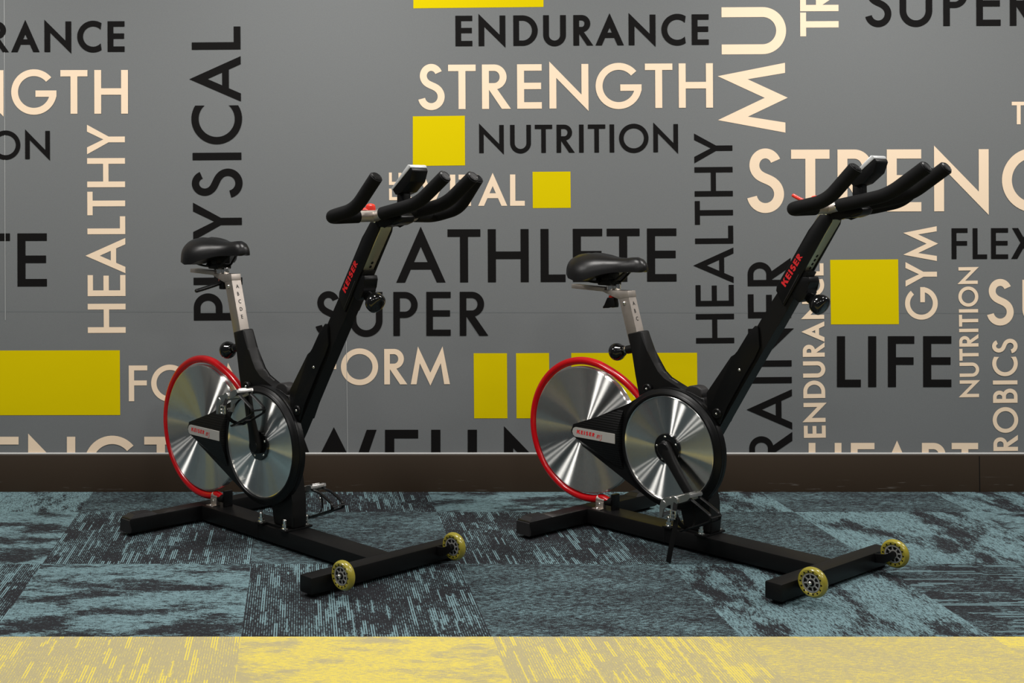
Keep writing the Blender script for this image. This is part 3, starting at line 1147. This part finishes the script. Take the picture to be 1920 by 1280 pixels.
    prism(bm, [T(-.1755, .776), T(-.1725, .759), e(-.1445, .662, 0), e(-.1445, .662, low), e(-.1815, .6515, low), e(-.1815, .6515, 0), T(-.2115, .752)], -.0185, .0185, .0022, 2)
    post = A('seat_post', bm, 'steel', label='brushed steel seat post')
    for i, ch in enumerate(post_letters):
        t = (.737 - .0242 * i - .662) / sd.z
        o_ = Vector((-.1445, 0, .662)) + sd * t + O
        sticker('post_letter', post, ch, .19, o_ + Vector((0, -.0058, 0)) - sd * .006, (0, 1, 0), sd, (.9605, 0, .2783), .0130, .0130 * glyph(ch, .19)[1], M['dark_ink'])
    bm = NB()
    dome(bm, (T(-.190, .7365)[0], -.0186, T(-.190, .7365)[1]), (0, -1, 0), .0068, .0045, 16)
    A('screw', bm, 'chrome', post)
    bm = NB()
    prism(bm, [T(-.277, .770), T(-.270, .776), T(-.187, .7745), T(-.174, .7775), T(-.170, .757), T(-.214, .748), T(-.222, .754), T(-.262, .765)], -.0195, .0195, .002, 2)
    A('post_head', bm, 'steel', post)
    bm = NB()
    c_ = T(-.337, .7775)
    box(bm, (c_[0], 0, c_[1]), (.136, .036, .0135), Matrix.Rotation(math.radians(1.5), 3, 'Y'), .002)
    slider = A('seat_slider', bm, 'steel', post, label='flat steel fore and aft slider')
    bm = NB()
    p = T(-.256, .768)
    cyl(bm, (p[0], -.004, p[1]), (p[0] - .001, -.004, p[1] + .034), .0115, 24, .004)
    q = T(-.238, .772)
    box(bm, (q[0], .004, q[1] + .012), (.020, .022, .022), bev=.003)
    A('clamp_bolt', bm, 'chrome', post)
    bm = NB()
    if lever_out:
        a_, b_ = T(-.245, .744), T(-.262, .733)
        tube(bm, smooth_path([(a_[0] + .006, .004, a_[1] + .012), (a_[0], -.012, a_[1]), (b_[0], -.066, b_[1] - .006), (b_[0] - .004, -.092, b_[1] - .012)]), .009, 10, .0065,
             radii=None)
        cyl(bm, (T(-.243, 0)[0], 0, T(0, .724)[1]), (T(-.243, 0)[0], 0, T(0, .764)[1]), .0135, 16, .002)
    else:
        prism(bm, [T(-.264, .750), T(-.236, .750), T(-.232, .730), T(-.233, .719), T(-.258, .719), T(-.281, .713), T(-.281, .719), T(-.266, .735)], -.011, .011, .004, 2)
    lv = A('slider_lever', bm, 'plastic', post)
    bm = NB()
    p = T(-.252, .750)
    cyl(bm, (p[0], 0, p[1]), (p[0], 0, p[1] + .007), .0105, 20)
    A('lever_ring', bm, 'red_plastic', lv)

    # ---- saddle
    secs = [(-.396, .026, .860, .848), (-.392, .048, .870, .838), (-.382, .072, .881, .823), (-.362, .087, .890, .811), (-.332, .094, .8945, .804), (-.300, .091, .8935, .806),
            (-.272, .078, .890, .818), (-.246, .060, .885, .828), (-.220, .044, .8815, .834), (-.195, .034, .881, .836), (-.170, .029, .884, .837), (-.150, .0275, .885, .838),
            (-.135, .025, .880, .838), (-.125, .020, .871, .839), (-.1185, .012, .860, .843)]
    rings = []
    for x, hw, zt, zb in secs:
        ring = []
        n = 20
        for k in range(n + 1):
            t = PI * k / n
            y = -hw * math.copysign(abs(math.cos(t)) ** .86, math.cos(t))
            z = zb + (zt - zb) * math.sin(t) ** .80
            if x < -.22:
                z -= .0045 * math.exp(-(y / .010) ** 2) * min(1, (-.22 - x) / .05)
            ring.append((x + O.x, y, z + O.z))
        for k in range(1, 6):
            t = k / 6
            ring.append((x + O.x, hw * .86 * (1 - 2 * t), zb - .004 + O.z + .006 * math.sin(PI * t)))
        rings.append(ring)
    bm = NB()
    loft(bm, rings)
    sad = A('saddle', bm, 'saddle', angle=60, label='black vinyl saddle')
    for sg in (-1, 1):
        bm = NB()
        pth = fillet_path([(-.352, sg * .050, .812), (-.316, sg * .028, .7985), (-.235, sg * .022, .7985), (-.185, sg * .012, .840)], .02)
        tube(bm, [(x + O.x, y, z + O.z) for x, y, z in pth], .0036, 10)
        A('saddle_rail', bm, 'plastic', sad)
    bm = NB()
    for dx, sx_, z0, z1 in ((-.262, .052, .790, .809), (-.258, .030, .805, .832), (-.287, .016, .796, .812)):
        box(bm, (dx + O.x, 0, (z0 + z1) / 2 + O.z), (sx_, .058, z1 - z0), bev=.004)
    cyl(bm, (-.285 + O.x, -.036, .802 + O.z), (-.285 + O.x, .036, .802 + O.z), .006, 12)
    A('saddle_clamp', bm, 'plastic', sad)

    # ---- handlebar group, slides along the neck
    nd = Vector((.515, 0, .857))
    B = nd * bar_up if bar_up > -.01 else Vector((-.006, 0, bar_up * .87))
    yo = .014                                        # the bar sits a touch to the rider's left
    U = lambda x, z: (x + B.x, z + B.z)
    V = lambda x, y, z: (x + B.x, y, z + B.z)
    bm = NB()
    e = lambda x, z, t: (x + nd.x * t + B.x, z + nd.z * t + B.z)
    hl = .20 + bar_up
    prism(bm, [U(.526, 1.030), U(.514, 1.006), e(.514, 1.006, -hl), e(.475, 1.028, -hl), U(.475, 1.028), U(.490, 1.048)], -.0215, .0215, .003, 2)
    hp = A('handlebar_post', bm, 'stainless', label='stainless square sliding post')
    n_ = Vector((.857, 0, -.515))
    for i in range(5 if bar_up > -.01 else 3):
        bm = NB()
        o_ = Vector((.514, .003, 1.006)) + nd * (-.112 - .0135 * i) + B
        cyl(bm, o_ - n_ * .001, o_ + n_ * .0006, .0046, 14, 0)
        A('adjustment_hole', bm, 'rubber', hp)
    for sg in (-1, 1):
        bm = NB()
        ya, yb = sorted((sg * .0232, sg * .0305))
        prism(bm, [U(.350, .808), U(.352, .822), U(.450, .984), U(.483, 1.028), U(.517, 1.030), U(.511, 1.0), U(.428, .858), U(.374, .765)], ya, yb, .002, 2)
        pn = A('side_panel', bm, 'plastic')
        # two raised ridges along the panel edge
        bm = NB()
        tube(bm, [V(.420, sg * .0305, .857), V(.374, sg * .0305, .775)], .0015, 6)
        A('panel_ridge', bm, 'plastic_rough', pn)
        ux = Vector((.515, 0, .857))
        if sg < 0:
            sticker('panel_lettering', pn, 'KEISER', .235, V(.3795, -.0305, .8195), ux, (-.857, 0, .515), (0, -1, 0), .0175, .104, M['red_ink'], .2, wide=1.45)
        else:
            sticker('panel_lettering', pn, 'KEISER', .235, V(.432, .0305, .905), -ux, (-.857, 0, .515), (0, 1, 0), .0175, .104, M['red_ink'], .2, wide=1.45)
    bm = NB()                                       # stem block under the bars
    prism(bm, [U(.486, 1.020), U(.500, 1.052), U(.580, 1.060), U(.606, 1.044), U(.600, 1.028), U(.574, 1.019), U(.540, 1.020), U(.520, 1.012)], -.030, .030, .008, 3)
    stem = A('handlebar_stem', bm, 'plastic')
    for sg in (-1, 1):
        bm = NB()
        dome(bm, V(.500, sg * .0302, 1.030), (0, sg, 0), .005, .003, 12)
        A('screw', bm, 'chrome', stem)
    bm = NB()
    tube(bm, [V(.505, yo - .120, 1.0442), V(.507, yo - .08, 1.045), V(.515, yo, 1.046), V(.507, yo + .08, 1.045), V(.505, yo + .120, 1.0442)], .0162, 18)
    for sg in (-1, 1):
        tube(bm, [V(.513, yo + sg * .057, 1.045), V(.540, yo + sg * .057, 1.051), V(.600, yo + sg * .057, 1.062)], .0150, 18)
    bar = A('handlebar', bm, 'steel', label='bare metal crossbar')
    for sg in (-1, 1):
        # outer horn
        path = fillet_path([V(.506, yo + sg * .112, 1.0445), V(.488, yo + sg * .210, 1.042), V(.594, yo + sg * .205, 1.0655), V(.669, yo + sg * .199, 1.151)], .036, 8)
        bm = NB()
        tube(bm, path, .0186, 20, cap=.10)
        g = A('outer_grip', bm, 'foam', bar)
        bm = NB()
        d = (Vector(path[-1]) - Vector(path[-2])).normalized()
        cyl(bm, Vector(path[-1]), Vector(path[-1]) + d * .0042, .0160, 24, .002)
        lathe(bm, [(.0108, .0040), (.0116, .0050), (.0124, .0040)], Vector(path[-1]), d, 24)
        A('grip_plug', bm, 'plastic', g)
        # inner horn
        path = fillet_path([V(.545, yo + sg * .057, 1.0525), V(.610, yo + sg * .057, 1.0655), V(.684, yo + sg * .056, 1.082), V(.781, yo + sg * .055, 1.153)], .045, 8)
        bm = NB()
        tube(bm, path, .0186, 20, cap=.10)
        g = A('inner_grip', bm, 'foam', bar)
        bm = NB()
        d = (Vector(path[-1]) - Vector(path[-2])).normalized()
        cyl(bm, Vector(path[-1]), Vector(path[-1]) + d * .0042, .0160, 24, .002)
        lathe(bm, [(.0108, .0040), (.0116, .0050), (.0124, .0040)], Vector(path[-1]), d, 24)
        A('grip_plug', bm, 'plastic', g)
        bm = NB()
        d = (Vector(path[1]) - Vector(path[0])).normalized()
        lathe(bm, [(.0150, -.003), (.0168, -.003), (.0168, .002), (.0150, .002)], Vector(path[0]), d, 24)
        A('grip_ring', bm, 'chrome', g)
    # console
    bm = NB()
    prism(bm, [U(.562, 1.122), U(.564, 1.116), U(.574, 1.104), U(.598, 1.112), U(.630, 1.140), U(.640, 1.170), U(.637, 1.178), U(.626, 1.183)], yo - .003 - .031, yo - .003 + .031, .004, 2)
    con = A('console', bm, 'plastic')
    bm = NB()
    prism(bm, [U(.558, 1.122), U(.562, 1.117), U(.634, 1.1795), U(.632, 1.186), U(.624, 1.188)], yo - .003 - .033, yo - .003 + .033, .002, 2)
    A('bezel', bm, 'bezel', con, label='silver bezel')
    bm = NB()
    s0, s1 = Vector(V(.566, 0, 1.1308)), Vector(V(.616, 0, 1.1818))
    n_ = Vector((-.707, 0, .707)) * .0012
    bm.faces.new([bm.verts.new(p + Vector((0, y, 0)) + n_) for p, y in ((s0, yo - .027), (s0, yo + .021), (s1, yo + .021), (s1, yo - .027))])
    A('screen', bm, 'screen', con, smooth=False)
    bm = NB()
    prism(bm, [U(.561, 1.045), U(.591, 1.045), U(.590, 1.112), U(.562, 1.112)], yo - .003 - .014, yo - .003 + .014, .004, 2)
    A('console_mount', bm, 'plastic', con)
    # resistance lever
    bm = NB()
    lathe(bm, [(0.0, -.012), (.0145, -.012), (.0145, .004), (.0132, .011), (.009, .015), (0, .017)], V(.455, -.002, 1.0635), (0, 0, 1), 24)
    tube(bm, smooth_path([V(.458, -.010, 1.062), V(.432, -.016, 1.064), V(.412, -.020, 1.073), V(.398, -.022, 1.081)]), .0065, 12, .0052)
    A('resistance_lever', bm, 'red_plastic', label='red shift lever')
    bm = NB()
    prism(bm, [U(.446, 1.036), U(.505, 1.034), U(.508, 1.056), U(.448, 1.052)], -.022, .012, .004, 2)
    A('lever_housing', bm, 'plastic')
    return root


exercise_bike((-0.0865, 3.9345), math.radians(49.672),
              'black exercise bike before the word SUPER, near pedal raised, seat post showing A to E',
              seat_up=.052, bar_up=-.026, crank=(-.012, .167), post_letters='ABCDE', lever_out=True, strap_tail=False)
exercise_bike((1.1710, 3.8812), math.radians(52.0036),
              'black exercise bike before the yellow wall blocks, near pedal down, strap hanging to the carpet',
              seat_up=.0, bar_up=.0, crank=(.112, -.123), post_letters='ABC', lever_out=False, strap_tail=True)
